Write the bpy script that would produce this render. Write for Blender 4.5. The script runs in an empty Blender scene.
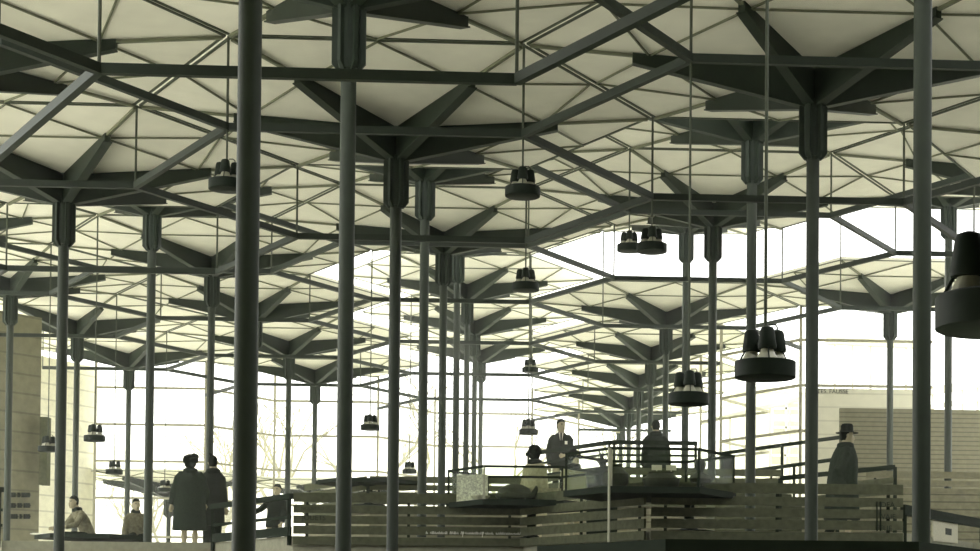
import bpy, bmesh, math, random
from mathutils import Vector, Matrix
random.seed(7)
C = bpy.context.scene.collection
PI = math.pi
S = 2.95; D = S*math.sqrt(3)

# ------------------------------------------------------------------ camera
F, YAW, PIT, ROL, SX, SY, X0, Y0 = 1758.05, -0.060493, 0.0251166, 0.0072916, 154.9755, 291.7152, 1.64758, 0.20587
_r = Vector((math.cos(YAW), math.sin(YAW), 0)); _h = Vector((-math.sin(YAW), math.cos(YAW), 0)); _z = Vector((0, 0, 1))
FW = _h*math.cos(PIT) + _z*math.sin(PIT); UP = -_h*math.sin(PIT) + _z*math.cos(PIT)
cr, sr = math.cos(ROL), math.sin(ROL)
RIGHT = _r*cr + UP*sr; UPV = UP*cr - _r*sr
SHX, SHY = SX*cr - SY*sr, SX*sr + SY*cr
CAM = Vector((X0, Y0, 0))
cam = bpy.data.cameras.new('camera'); co = bpy.data.objects.new('camera', cam); C.objects.link(co)
m = Matrix((RIGHT, UPV, -FW)).transposed().to_4x4(); m.translation = CAM
co.matrix_world = m
cam.sensor_width = 36; cam.sensor_fit = 'HORIZONTAL'; cam.lens = F/980*36
cam.shift_x = -SHX/980; cam.shift_y = SHY/980; cam.clip_end = 500; cam.clip_start = .2
bpy.context.scene.camera = co

def at(px, py, Y):
    """point of the plane y = Y seen at photo pixel (px, py)"""
    v = FW + RIGHT*((px-490-SHX)/F) - UPV*((py-275.5-SHY)/F)
    return CAM + v*((Y-Y0)/v.y)

# ------------------------------------------------------------------ materials
def lin(c):
    return tuple((x/255/12.92 if x/255 <= .04045 else ((x/255+.055)/1.055)**2.4) for x in c)
MATS = {}
def mat(name, rgb, rough=.7, var=.12, scale=6, spec=.3, metal=0, stripes=None, bump=0):
    """procedural surface: base colour broken up by noise, optional horizontal board joints"""
    if name in MATS: return MATS[name]
    mt = bpy.data.materials.new(name); mt.use_nodes = True
    nt = mt.node_tree; N = nt.nodes; L = nt.links
    b = N['Principled BSDF']; b.inputs['Roughness'].default_value = rough
    b.inputs['Specular IOR Level'].default_value = spec; b.inputs['Metallic'].default_value = metal
    tc = N.new('ShaderNodeTexCoord'); nz = N.new('ShaderNodeTexNoise'); nz.inputs['Scale'].default_value = scale
    nz.inputs['Detail'].default_value = 6
    L.new(tc.outputs['Object'], nz.inputs['Vector'])
    rp = N.new('ShaderNodeValToRGB'); c = lin(rgb)
    rp.color_ramp.elements[0].position = .3; rp.color_ramp.elements[1].position = .7
    rp.color_ramp.elements[0].color = (*[x*(1-var) for x in c], 1); rp.color_ramp.elements[1].color = (*[min(1, x*(1+var)) for x in c], 1)
    L.new(nz.outputs['Fac'], rp.inputs['Fac']); out = rp.outputs['Color']
    if stripes:
        pitch, joint, dark = stripes
        sp = N.new('ShaderNodeSeparateXYZ'); L.new(tc.outputs['Object'], sp.inputs[0])
        dv = N.new('ShaderNodeMath'); dv.operation = 'DIVIDE'; dv.inputs[1].default_value = pitch; L.new(sp.outputs['Z'], dv.inputs[0])
        fr = N.new('ShaderNodeMath'); fr.operation = 'FRACT'; L.new(dv.outputs[0], fr.inputs[0])
        lt = N.new('ShaderNodeMath'); lt.operation = 'LESS_THAN'; lt.inputs[1].default_value = joint; L.new(fr.outputs[0], lt.inputs[0])
        mx = N.new('ShaderNodeMixRGB'); mx.blend_type = 'MULTIPLY'; mx.inputs['Color2'].default_value = (dark, dark, dark, 1)
        L.new(lt.outputs[0], mx.inputs['Fac']); L.new(out, mx.inputs['Color1']); out = mx.outputs[0]
    L.new(out, b.inputs['Base Color'])
    if bump:
        bp = N.new('ShaderNodeBump'); bp.inputs['Strength'].default_value = bump; L.new(nz.outputs['Fac'], bp.inputs['Height']); L.new(bp.outputs[0], b.inputs['Normal'])
    MATS[name] = mt
    return mt
def glass(name, tint=(.95, .97, .94), gl=.006):
    mt = bpy.data.materials.new(name); mt.use_nodes = True; N = mt.node_tree.nodes; L = mt.node_tree.links
    N.remove(N['Principled BSDF'])
    t = N.new('ShaderNodeBsdfTransparent'); t.inputs[0].default_value = (*tint, 1)
    g = N.new('ShaderNodeBsdfGlossy'); g.inputs['Roughness'].default_value = .03
    mx = N.new('ShaderNodeMixShader'); mx.inputs[0].default_value = gl
    L.new(t.outputs[0], mx.inputs[1]); L.new(g.outputs[0], mx.inputs[2]); L.new(mx.outputs[0], N['Material Output'].inputs[0])
    return mt
M_STEEL = mat('painted_steel', (44, 52, 41), .55, .1, 9)
M_RIB = mat('painted_rib_steel', (40, 50, 40), .6, .12, 7)
M_RIM = mat('rim_steel', (66, 74, 60), .6, .12, 8)
M_PURLIN = mat('purlin_steel', (112, 116, 96), .7, .1, 8)
M_TIE = mat('tie_steel', (38, 47, 38), .6, .1, 8)
M_PANEL = mat('fibre_roof_board', (238, 237, 224), .9, .05, 3)
M_LAMP = mat('lamp_shade_metal', (30, 38, 30), .6, .15, 20, .12)
M_BRIGHT = mat('bare_reflector_metal', (170, 170, 150), .3, .1, 20)
M_CABLE = mat('lamp_cable', (70, 76, 62), .6, .1, 20)
M_FLOOR = mat('terrace_floor', (58, 58, 46), .85, .12, 4)  # near floors kept dark so less light bounces onto the near roof boards
M_FASCIA = mat('terrace_fascia', (140, 140, 118), .85, .12, 12)
M_SLAT = mat('dark_timber_slat', (84, 87, 67), .85, .18, 14, .1)
M_RAIL = mat('dark_handrail', (36, 44, 34), .9, .15, 14, .04)
M_POST = mat('pale_thin_post', (176, 176, 152), .5, .1, 14)
M_TABLE = mat('dark_table_slab', (38, 46, 37), .85, .15, 6, .08)
M_GLASS = glass('display_glass')
M_PANE = glass('window_glass', (.98, .985, .97), .004)
M_MULL = mat('pale_mullion', (150, 148, 128), .7, .08, 8)
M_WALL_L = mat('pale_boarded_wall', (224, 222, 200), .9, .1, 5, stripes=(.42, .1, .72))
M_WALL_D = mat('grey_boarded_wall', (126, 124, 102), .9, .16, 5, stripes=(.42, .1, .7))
M_WALL_R = mat('fine_boarded_partition', (112, 110, 88), .9, .12, 9, stripes=(.095, .22, .45))
M_WALL_P = mat('pale_coursed_wall', (206, 204, 184), .9, .05, 5, stripes=(.3, .12, .82))
M_INK = mat('dark_lettering', (40, 48, 38), .8, .05)
M_WHITE = mat('white_paint', (240, 240, 226), .7, .04)
M_CARD = mat('pale_sign_card', (196, 193, 168), .8, .06, 30)

# ------------------------------------------------------------------ mesh helpers
class MB:
    def __init__(s): s.v = []; s.f = []
    def add(s, vs, fs):
        o = len(s.v); s.v += [tuple(v) for v in vs]; s.f += [[i+o for i in f] for f in fs]; return s
    def box(s, x0, x1, y0, y1, z0, z1):
        return s.add([(x0,y0,z0),(x1,y0,z0),(x1,y1,z0),(x0,y1,z0),(x0,y0,z1),(x1,y0,z1),(x1,y1,z1),(x0,y1,z1)],
              [(0,3,2,1),(4,5,6,7),(0,1,5,4),(1,2,6,5),(2,3,7,6),(3,0,4,7)])
    def bar(s, a, b, w, h, up=(0,0,1)):
        a = Vector(a); b = Vector(b); d = (b-a).normalized(); u = Vector(up)
        x = d.cross(u)
        if x.length < 1e-4: x = d.cross(Vector((1,0,0)))
        x.normalize(); u = x.cross(d).normalized()
        vs = [p + x*i*w/2 + u*j*h/2 for p in (a, b) for i, j in ((-1,-1),(1,-1),(1,1),(-1,1))]
        return s.add(vs, [(0,1,2,3),(7,6,5,4),(0,4,5,1),(1,5,6,2),(2,6,7,3),(3,7,4,0)])
    def tube(s, pts, r, n=8):
        pts = [Vector(p) for p in pts]; rs = r if isinstance(r, (list, tuple)) else [r]*len(pts)
        vs = []; fs = []
        for i, p in enumerate(pts):
            d = (pts[min(i+1, len(pts)-1)] - pts[max(i-1, 0)]).normalized()
            x = d.cross(Vector((0,0,1)))
            if x.length < 1e-3: x = Vector((1,0,0))
            x.normalize(); y = d.cross(x)
            vs += [p + (x*math.cos(2*PI*k/n) + y*math.sin(2*PI*k/n))*rs[i] for k in range(n)]
        for i in range(len(pts)-1):
            for k in range(n): fs.append((i*n+k, i*n+(k+1)%n, (i+1)*n+(k+1)%n, (i+1)*n+k))
        fs.append(list(range(n))[::-1]); fs.append([(len(pts)-1)*n+k for k in range(n)])
        return s.add(vs, fs)
    def lathe(s, prof, n=20, c=(0,0,0), closed=True):
        vs = []; fs = []
        for r, z in prof: vs += [(c[0]+r*math.cos(2*PI*k/n), c[1]+r*math.sin(2*PI*k/n), c[2]+z) for k in range(n)]
        for i in range(len(prof)-1):
            for k in range(n): fs.append((i*n+k, i*n+(k+1)%n, (i+1)*n+(k+1)%n, (i+1)*n+k))
        if closed: fs.append(list(range(n))[::-1]); fs.append([(len(prof)-1)*n+k for k in range(n)])
        return s.add(vs, fs)
    def prism(s, poly, z0, z1):
        n = len(poly); vs = [(x,y,z0) for x,y in poly] + [(x,y,z1) for x,y in poly]
        return s.add(vs, [list(range(n))[::-1], [n+i for i in range(n)]] + [(i,(i+1)%n,n+(i+1)%n,n+i) for i in range(n)])
    def loft(s, rings):
        """rings: list of equal-length point lists"""
        n = len(rings[0]); vs = [p for r in rings for p in r]; fs = []
        for i in range(len(rings)-1):
            for k in range(n): fs.append((i*n+k, i*n+(k+1)%n, (i+1)*n+(k+1)%n, (i+1)*n+k))
        fs.append(list(range(n))[::-1]); fs.append([(len(rings)-1)*n+k for k in range(n)])
        return s.add(vs, fs)
    def mesh(s, name, mt, smooth=False, bevel=0):
        me = bpy.data.meshes.new(name); me.from_pydata(s.v, [], s.f)
        bm = bmesh.new(); bm.from_mesh(me); bmesh.ops.recalc_face_normals(bm, faces=bm.faces); bm.to_mesh(me); bm.free()
        if mt: me.materials.append(mt)
        if smooth:
            for p in me.polygons: p.use_smooth = True
            if hasattr(me, 'set_sharp_from_angle'): me.set_sharp_from_angle(angle=math.radians(40))
        return me
    def build(s, name, mt, parent=None, smooth=False):
        return link(name, s.mesh(name, mt, smooth), parent)
def link(name, me, parent=None, loc=None, rotz=0):
    o = bpy.data.objects.new(name, me); C.objects.link(o)
    if parent: o.parent = parent
    if loc is not None: o.location = loc
    o.rotation_euler = (0, 0, rotz)
    return o
def tag(o, label=None, cat=None, group=None, kind=None):
    if label: o['label'] = label
    if cat: o['category'] = cat
    if group: o['group'] = group
    if kind: o['kind'] = kind
    return o
def empty(name, loc, rotz=0):
    o = bpy.data.objects.new(name, None); C.objects.link(o); o.location = loc; o.rotation_euler = (0,0,rotz); o.empty_display_size = .3
    return o
def copy_tree(o, parent=None):
    c = o.copy(); C.objects.link(c)
    if parent: c.parent = parent
    for ch in list(o.children): copy_tree(ch, c)
    return c

# ------------------------------------------------------------------ lattice of hexagonal roof units
SER = {'A': (0, 0), 'B': (1.5*S, .5), 'C': (-1.5*S, .5), 'D': (-3*S, 0), 'E': (3*S, 0)}
LEV = {'A2':0, 'A3':1,'A4':1,'A5':2,'A6':2,'A7':3,'A8':3,'A9':3,'A10':3,
       'B2':1,'B3':1,'B4':2,'B5':2,'B6':3,'B7':2,'B8':2,'B9':2,'B10':2,'B11':2,
       'C3':1,'C4':1,'C5':2,'C6':2,'C7':2,'C8':2,'C9':2,
       'D5':1,'D6':2,'D7':2,'D8':2,'D9':2,'D10':-1,'C10':-1,
       'E4':1,'E5':2,'E6':3,'E7':2}
def hub(n):
    a, b = SER[n[0]]; return Vector((a, (int(n[1:])+b)*D, 0))
CAP = 4.67        # foot of the gusset sleeve above the terrace
HUBZ = CAP+.93; RIMZ = CAP+1.17; RTIP = 1.85
def topz(r): return HUBZ + (RIMZ-.04-HUBZ)*r/S
def floorz(l): return l-1.05
ca, sa = math.cos(PI/3), math.sin(PI/3)

def unit_meshes():
    P = {}
    b = MB(); b.tube([(0,0,-.2),(0,0,HUBZ+.02)], .0665, 20); P['column'] = b.mesh('column', M_STEEL, True)
    b = MB()
    for k in range(6):
        a = k*PI/3; x, y = math.cos(a), math.sin(a); nx, ny = -y*.016, x*.016
        pr = [(.05,0),(.085,0),(.145,.07),(.145,.6),(.05,.6)]
        vs = [(x*r+nx*i, y*r+ny*i, CAP+z) for i in (-1,1) for r, z in pr]
        b.add(vs, [(0,1,2,3,4),(9,8,7,6,5)]+[(i,(i+1)%5,5+(i+1)%5,5+i) for i in range(5)])
    b.lathe([(.085,CAP+.03),(.1,CAP+.1),(.1,CAP+.6)], 12)
    P['capital'] = b.mesh('capital', M_RIB)
    b = MB(); w = .034
    pr = [(.06,CAP+.52),(.15,CAP+.57),(RTIP,CAP+.955),(RTIP,topz(RTIP)-.006),(.06,topz(.06)-.006)]
    b.add([(r, w*i, z) for i in (-1,1) for r, z in pr], [(0,1,2,3,4),(9,8,7,6,5)]+[(i,(i+1)%5,5+(i+1)%5,5+i) for i in range(5)])
    b.bar((.13,0,CAP+.555),(RTIP,0,CAP+.948),.11,.014)
    P['rib'] = b.mesh('rib', M_RIB)
    b = MB(); r0, R = .1, S-.012
    ps = [(r0,0),(R,0),(R*ca,R*sa),(r0*ca,r0*sa)]; zs = [topz(r0),topz(R),topz(R),topz(r0)]
    b.add([(x,y,z) for (x,y),z in zip(ps,zs)]+[(x,y,z+.05) for (x,y),z in zip(ps,zs)], [(3,2,1,0),(4,5,6,7),(0,1,5,4),(1,2,6,5),(2,3,7,6),(3,0,4,7)])
    P['roof_panel'] = b.mesh('roof_panel', M_PANEL)
    b = MB(); q = S-.04
    b.bar((q,0,RIMZ-.03),(q*ca,q*sa,RIMZ-.03),.032,.05); P['rim_beam'] = b.mesh('rim_beam', M_RIM)
    b = MB(); rr = 1.68; z = topz(rr)-.016; zm = topz(S*sa)-.01
    V = lambda r, k: (r*math.cos(k*PI/3), r*math.sin(k*PI/3))
    mid = (S*sa*.985*math.cos(PI/6), S*sa*.985*math.sin(PI/6), topz(S*.985)-.016)
    b.bar((rr,0,z),(rr*ca,rr*sa,z),.016,.02); b.bar((rr,0,z),mid,.016,.02); b.bar((rr*ca,rr*sa,z),mid,.016,.02)
    b.bar((RTIP-.05,0,topz(RTIP)-.03),(S-.06,0,topz(S)-.03),.04,.03)
    P['purlin'] = b.mesh('purlin', M_PURLIN)
    return P
UM = unit_meshes()
def make_unit():
    r = empty('roof_umbrella', (0,0,0))
    link('column', UM['column'], r); link('capital', UM['capital'], r)
    for k in range(6):
        for n in ('rib','roof_panel','rim_beam','purlin'): link(n, UM[n], r, (0,0,0), k*PI/3)
    return r
ROW = {'A':'just left of centre','B':'just right of centre','C':'passing the couple at left','D':'by the pale left wall','E':'beside the right partition'}
ORD = ['first','second','third','fourth','fifth','sixth','seventh','eighth','ninth','tenth','eleventh']
proto = make_unit(); first = True
HUBS = {}
for n in LEV:
    o = proto if first else copy_tree(proto); first = False
    h = hub(n); o.location = (h.x, h.y, floorz(LEV[n])); HUBS[n] = h
    same = [k for k in LEV if k[0] == n[0] and LEV[k] >= 0]
    if LEV[n] < 0:
        lab = 'low umbrella roof outside, below the couple, seen beyond the glass' if n[0]=='D' else 'low umbrella roof outside beyond the slatted railing, right of the couple'
    else:
        i = same.index(n)
        lab = 'hexagonal umbrella roof on steel column, %s back in the row %s' % (ORD[i], ROW[n[0]])
    tag(o, lab, 'umbrella roof', 'hexagonal umbrella roofs', 'thing')

# hexagonal vertices / edges ------------------------------------------------
def vkey(x, y): return (round(x/S*2), round(y/D*2))
EDG = {}; VERT = {}
for n, h in HUBS.items():
    if LEV[n] < 0: continue
    pts = [(h.x+S*math.cos(k*PI/3), h.y+S*math.sin(k*PI/3)) for k in range(6)]
    for k in range(6):
        a, b = vkey(*pts[k]), vkey(*pts[(k+1)%6]); EDG.setdefault(tuple(sorted((a,b))), []).append(n); VERT.setdefault(a, []).append(n)
def vpos(k, z=0): return Vector((k[0]*S/2, k[1]*D/2, z))
def tie_level(ns): return min(min(LEV[n] for n in ns), 2)
frames = {}
TIEV = {}
names = {0:'near dark honeycomb of tie bars crossing the top left of the picture', 1:'middle honeycomb of dark tie bars hanging below the nearer umbrella roofs', 2:'far honeycomb of thin tie bars hung below the rearmost umbrella roofs'}
for e, ns in EDG.items():
    if len(ns) < 2:
        if not (set(ns) & {'A2','B2','C3'}) or max(vpos(e[0]).y, vpos(e[1]).y) < 2.4*D: continue
        if ns[0] == 'A2' or ns[0] == 'B2': pass
        else: continue
    l = tie_level(ns); z = 4.82+(l-1)
    if l not in frames:
        frames[l] = tag(empty('tie_frame', (0, 0, 0)), names[l], 'tie frame', 'honeycomb tie frames')
    a, b = vpos(e[0], z), vpos(e[1], z)
    mb = MB(); mb.bar(a, b, .06, .075); mb.build('tie_bar', M_TIE, frames[l])
    for v in e: TIEV.setdefault(v, set()).add(l)
# the two left-hand bars that cross the top left corner
for a, b in (((-.5,2.5),(-1,2)), ((-.5,2.5),(-1,3)), ((.5,2.5),(1,2))):
    e = tuple(sorted((vkey(a[0]*S,a[1]*D), vkey(b[0]*S,b[1]*D))))
    if not (e in EDG and (len(EDG[e]) > 1 or EDG[e][0] in ('A2','B2'))):
        mb = MB(); mb.bar((a[0]*S,a[1]*D,3.82),(b[0]*S,b[1]*D,3.82),.06,.075); mb.build('tie_bar', M_TIE, frames[0])
for v, ls in TIEV.items():
    top = max(LEV[n] for n in VERT[v]); lo = min(ls)
    zt = floorz(top)+RIMZ-.05; zb = 4.82+lo-1-.03
    mb = MB(); mb.tube([vpos(v, zb), vpos(v, zt)], .013, 6); mb.build('hanger_rod', M_CABLE, frames[lo])

# ------------------------------------------------------------------ terraces
def hexpts(h, R=S): return [(h.x+R*math.cos(k*PI/3), h.y+R*math.sin(k*PI/3)) for k in range(6)]
M_FLOOR2 = mat('pale_terrace_floor', (216, 215, 200), .85, .08, 4)  # unseen upper floors made pale to bounce light onto the far roof boards
M_FASC2 = mat('timber_fascia', (124, 122, 98), .85, .16, 12, stripes=(.12, .2, .5))
for l in sorted(set(LEV.values())):
    mb = MB()
    for n, h in HUBS.items():
        if LEV[n] == l: mb.prism(hexpts(h, S-.001), floorz(l)-(1.1 if l == 3 else .9), floorz(l))
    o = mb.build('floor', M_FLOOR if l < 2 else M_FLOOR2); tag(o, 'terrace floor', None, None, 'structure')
    o.data.materials.append(M_FASC2 if l == 3 else M_FASCIA)
    for p in o.data.polygons:
        if abs(p.normal.z) < .5: p.material_index = 1
mb = MB(); mb.box(-70, 70, -14, 62, -2.6, -2.45); o = mb.build('ground', mat('pale_gravel_ground', (226,224,204), .95, .06, .6)); o['kind'] = 'structure'

# unseen dark shell added behind and beside the camera to block daylight
M_SHADE = mat('light_blocker', (48,50,40), .9, .1, 3)
for nm, bx in (('blocker_back',(-14,15.5,-12.3,-12,-2.45,5.3)),('wall_right',(15.5,15.8,-12,27,-2.45,7.4)),('wall_left',(-14.3,-14,-12,9,-2.45,6.8)),('blocker_top',(-14,15.5,-12,7.6,5.3,5.5))):
    mb = MB(); mb.box(*bx); o = mb.build(nm, M_SHADE); o['kind'] = 'structure'

# ------------------------------------------------------------------ pendant lamps
def lamp_meshes():
    P = {}
    b = MB(); b.lathe([(.168,-.05),(.177,-.045),(.177,.045),(.168,.05),(.02,.05),(.02,.044),(.16,.042),(.16,-.048)], 28); P['lamp_shade'] = b.mesh('lamp_shade', M_LAMP, True)
    for q, n in ((0,'reflector'),(1,'lamp_cap')):
        b = MB()
        if q == 0:
            b.lathe([(.074,.045),(.05,.075),(.03,.115),(.028,.115),(.028,.045)], 16)
        else:
            b.lathe([(.03,.108),(.052,.11),(.055,.125),(.048,.17),(.042,.215),(.034,.232),(.012,.24)], 16)
        P[n] = b.mesh(n, M_BRIGHT if q == 0 else M_LAMP, True)
    b = MB()
    for k in range(3):
        a = -PI/2+k*2*PI/3; a2 = a+2*PI/3
        b.bar((.085*math.cos(a),.085*math.sin(a),.15),(.085*math.cos(a2),.085*math.sin(a2),.15),.014,.02)
        b.bar((.085*math.cos(a),.085*math.sin(a),.15),(0,0,.15),.014,.02)
        b.bar((.13*math.cos(a),.13*math.sin(a),.11),(.168*math.cos(a),.168*math.sin(a),.047),.008,.008)
        b.bar((.05*math.cos(a),.05*math.sin(a),.15),(.13*math.cos(a),.13*math.sin(a),.11),.008,.008)
    P['bracket'] = b.mesh('bracket', M_LAMP)
    b = MB(); b.tube([(.02,0,.26),(.06,-.0,.262),(.074,.042,.255),(.074,.042,.235)], .005, 6); P['conduit'] = b.mesh('conduit', M_LAMP)
    return P
LM = lamp_meshes()
LAMPS = [(-.5,3.5,185,'drum pendant lamp hanging beside the thick dark front column'),
 (.5,3.5,192,'drum pendant lamp at upper centre of the picture, before the roof boards'),
 (.5,4.5,287,'drum pendant lamp straight below the upper central one, against white sky'),
 (.5,7.5,370,'small far drum lamp third down the central line of lamps'),
 (.5,6.5,432,'small drum lamp lowest on the central line, left of the suited man'),
 (1,2,370,'large drum pendant lamp at right of centre with three caps'),
 (1,1,313,'nearest and largest drum lamp, cut by the right edge of the picture'),
 (1,3,399,'drum pendant lamp just left of the large right-of-centre one'),
 (1,4,248,'pale hazy drum lamp high in the glare, right one of two'),
 (1,5,248,'pale hazy drum lamp high in the glare, left one of two'),
 (-2,6,438.5,'drum pendant lamp in front of the right end of the pale left wall'),
 (-2.5,7.5,472,'small low drum lamp against white glass, right of the left wall'),
 (-2.5,8.5,490,'smallest low drum lamp just left of the coated woman'),
 (-2.5,6.5,449,'drum pendant lamp in front of the dark edge of the left wall'),
 (-.5,6.5,427.5,'drum pendant lamp against the trees between the two left-centre columns'),
 (-.5,8.5,471.5,'tiny far drum lamp low between the left-centre columns')]
for vx, vy, py, lab in LAMPS:
    X, Y = vx*S, vy*D
    p0 = (Vector((X,Y,0))-CAM)
    # height on this plumb line that the photo shows at row py
    lo, hi = -3., 9.
    def row(z):
        v = Vector((X,Y,z))-CAM; fw = v.dot(FW)
        return 275.5 + SHY - F*v.dot(UPV)/fw
    for _ in range(40):
        md = (lo+hi)/2
        if row(md) > py: lo = md
        else: hi = md
    r = tag(empty('pendant_lamp', (X,Y,lo)), lab, 'lamp', 'pendant drum lamps')
    link('lamp_shade', LM['lamp_shade'], r); link('bracket', LM['bracket'], r); link('conduit', LM['conduit'], r)
    for k in range(3):
        a = -PI/2+k*2*PI/3; c = (.085*math.cos(a), .085*math.sin(a), 0)
        q = link('reflector', LM['reflector'], r, c); link('lamp_cap', LM['lamp_cap'], r, c)
    top = {0:3.82, 1:4.82, 2:5.82}[min(TIEV.get(vkey(X,Y), {0}))] if vkey(X,Y) in TIEV else 4.82
    b = MB(); b.tube([(0,0,.14),(0,0,top-lo)], .01, 8); b.build('cable', M_CABLE, r)

# ------------------------------------------------------------------ hexagonal display tables
def hexr(R): return [(R*math.cos(k*PI/3), R*math.sin(k*PI/3)) for k in range(6)]
def table(vx, vy, R, zt, fl, lab, th=.07, off=(0,0)):
    r = tag(empty('display_table', (vx*S, vy*D, fl)), lab, 'table', 'hexagonal display tables')
    b = MB(); b.prism(hexr(R), zt-fl-th, zt-fl); b.build('tabletop', M_TABLE, r)
    c_ = (off[0], off[1], 0)
    b = MB(); b.lathe([(.12,.03),(.06,.08),(.06,zt-fl-th-.04),(.16,zt-fl-th)], 16, c_); b.build('pedestal', M_TABLE, r, True)
    b = MB(); b.lathe([(.3,0),(.3,.02),(.1,.035)], 20, c_); b.build('base', M_TABLE, r, True)
    return r
def showcase(vx, vy, R, zt, h, lab, foot=None):
    r = tag(empty('glass_case', (vx*S, vy*D, zt)), lab, 'display case', 'glass display cases')
    P = hexr(R)
    for k in range(6):
        b = MB(); b.bar((*P[k],0),(*P[k],h),.024,.024,(1,0,0)); b.build('corner_post', M_POST if k in (4,) else M_RAIL, r)
        b = MB(); a, c = P[k], P[(k+1)%6]
        b.bar((a[0],a[1],h),(c[0],c[1],h),.028,.03); b.build('top_rail', M_RAIL, r)
        b = MB(); e = .985; b.bar((a[0]*e,a[1]*e,h/2),(c[0]*e,c[1]*e,h/2),.006,h-.03); b.build('glass_pane', M_GLASS, r)
    b = MB(); b.prism(hexr(R*.99), h-.008, h+.004); b.build('glass_lid', M_GLASS, r)
    return r
zc1 = at(485,499,4.5*D-.85).z; zc2 = at(609,486,4*D-.85).z
table(.5,4.5,1.0,zc1,floorz(2)+.0,'dark hexagonal table carrying the smaller glass case behind the slatted railing', off=(.1,.5))
table(1,4,1.0,zc2,floorz(2),'dark hexagonal table carrying the larger glass case right of centre', off=(.5,.5))
showcase(.5,4.5,.97,zc1,.41,'hexagonal glass case with small exhibits, in front of the dark-haired woman')
showcase(1,4,.97,zc2,.42,'hexagonal glass case with a small dark bust, right of the potted plant')
b = MB(); P4 = hexr(1.02)[4]; b.tube([(S+P4[0],4*D+P4[1],floorz(1)),(S+P4[0],4*D+P4[1],zc2+.42)], .014, 8); tag(b.build('support_pole', M_POST), 'thin pale pole rising in front of the larger glass case', 'pole')
table(-.5,6.5,1.0,at(385,478,6.5*D-.85).z,floorz(3),'dark hexagonal table with bare top beyond the far slatted railing')
table(1,2,1.3,at(760,540,2*D-1.12).z,floorz(0),'near dark hexagonal table cut by the bottom edge of the picture',.12)
table(-2,6,.98,at(95,533.5,6*D-.85).z,floorz(2),'dark hexagonal table where the seated visitors lean, at lower left')
pt = at(41,534.5,6*D-.3); m_ = MB(); m_.box(-.16,.16,-.12,.12,0,.012); m_.box(-.12,.02,-.13,.06,.012,.02); o = m_.build('paper_sheets', M_WHITE); o.location = (pt.x, 6*D-.25, at(95,533.5,6*D-.85).z); tag(o, 'white sheets of paper lying on the left table', 'paper')
def vpx(px, py, Y): return at(px, py, Y)
# exhibits in the cases
M_CLAY = mat('dark_clay', (62,66,52), .7, .2, 18); M_PALE = mat('pale_plaster', (214,210,186), .8, .1, 18); M_MIDC = mat('worn_cloth', (150,146,118), .9, .3, 30); M_SPECK = mat('speckled_cloth', (222,218,196), .9, .45, 45)
def exhibit(name, lab, cat, x, y, z, prof, mt, grp='exhibits in the glass cases'):
    b = MB(); b.lathe(prof, 16); o = b.build(name, mt, None, True); o.location = (x, y, z); return tag(o, lab, cat, grp)
c1 = Vector((.5*S,4.5*D,zc1)); c2 = Vector((S,4*D,zc2))
p = at(493,497,4.5*D-.45); b = MB(); b.tube([(-.2,0,.05),(-.12,0,.075),(0,0,.06),(.12,0,.05),(.2,0,.075),(.235,0,.15),(.245,0,.2)],[.05,.06,.04,.045,.045,.03,.012],10)
b.tube([(-.2,0,.05),(-.26,.02,.09)],[.05,.03],8); b.tube([(-.1,.03,.06),(-.1,.03,0)],.018,6); b.tube([(.1,-.03,.05),(.1,-.03,0)],.018,6)
o = b.build('animal_figurine', M_CLAY, None, True); o.location = (c1.x-.08, c1.y-.45, zc1); tag(o, 'dark reclining figurine with raised tail in the smaller glass case', 'figurine', 'exhibits in the glass cases')
exhibit('clay_dome','dark rounded vessel behind the reclining figurine','vessel',c1.x-.12,c1.y-.05,zc1,[(.2,0),(.24,.08),(.2,.19),(.1,.24),(.02,.25)],M_CLAY)
exhibit('pale_bowl','small pale bowl at the right end of the smaller glass case','bowl',c1.x+.42,c1.y-.4,zc1,[(.04,0),(.09,.05),(.1,.11),(.085,.11),(.03,.02)],M_PALE)
exhibit('pale_dish','shallow pale dish at the left end of the smaller glass case','dish',c1.x-.55,c1.y-.35,zc1,[(.04,0),(.08,.02),(.13,.07),(.125,.075),(.03,.03)],M_PALE)
for i,(dx,dy,w,h,mt,lab) in enumerate([(-.66,-.12,.2,.36,M_SPECK,'speckled pale cloth panel standing at the left of the smaller case'),(.25,.25,.26,.22,M_MIDC,'speckled cloth panel at the right back of the smaller case')]):
    b = MB(); b.box(-w,w,-.015,.015,0,h); b.box(-w*.8,w*.8,-.06,.06,0,.015); o = b.build('cloth_panel', mt); o.location = (c1.x+dx,c1.y+dy,zc1); tag(o, lab, 'cloth panel', 'exhibits in the glass cases')
b = MB(); b.lathe([(.09,0),(.09,.03),(.04,.05),(.045,.09)],14); b.lathe([(.1,.09),(.13,.13),(.11,.17),(.04,.2),(.04,.23),(.062,.26),(.072,.31),(.05,.35),(.01,.37)],14)
o = b.build('bust', M_CLAY, None, True); o.location = (c2.x+.55,c2.y-.3,zc2); tag(o,'small dark bust at the right end of the larger glass case','bust','exhibits in the glass cases')
exhibit('squat_pot','squat dark pot in the middle of the larger glass case','pot',c2.x+.12,c2.y-.1,zc2,[(.12,0),(.2,.06),(.22,.14),(.14,.2),(.15,.22)],M_CLAY)
exhibit('tall_jar','tall grey jar at the left of the larger glass case','jar',c2.x-.4,c2.y,zc2,[(.08,0),(.15,.1),(.15,.2),(.07,.28),(.09,.31)],M_CLAY)
for dx,dz,lab in ((.1,.28,'pale framed card hung at the back of the larger glass case, left one'),(.27,.28,'pale framed card hung at the back of the larger glass case, right one')):
    b = MB(); b.box(-.06,.06,-.01,.01,0,.06); b.box(-.05,.05,-.03,.03,-dz,-dz+.012); b.bar((0,0,-dz),(0,0,0),.01,.01); o = b.build('framed_card', M_PALE); o.location = (c2.x+dx,c2.y+.35,zc2+dz); tag(o,lab,'card','exhibits in the glass cases')
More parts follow.
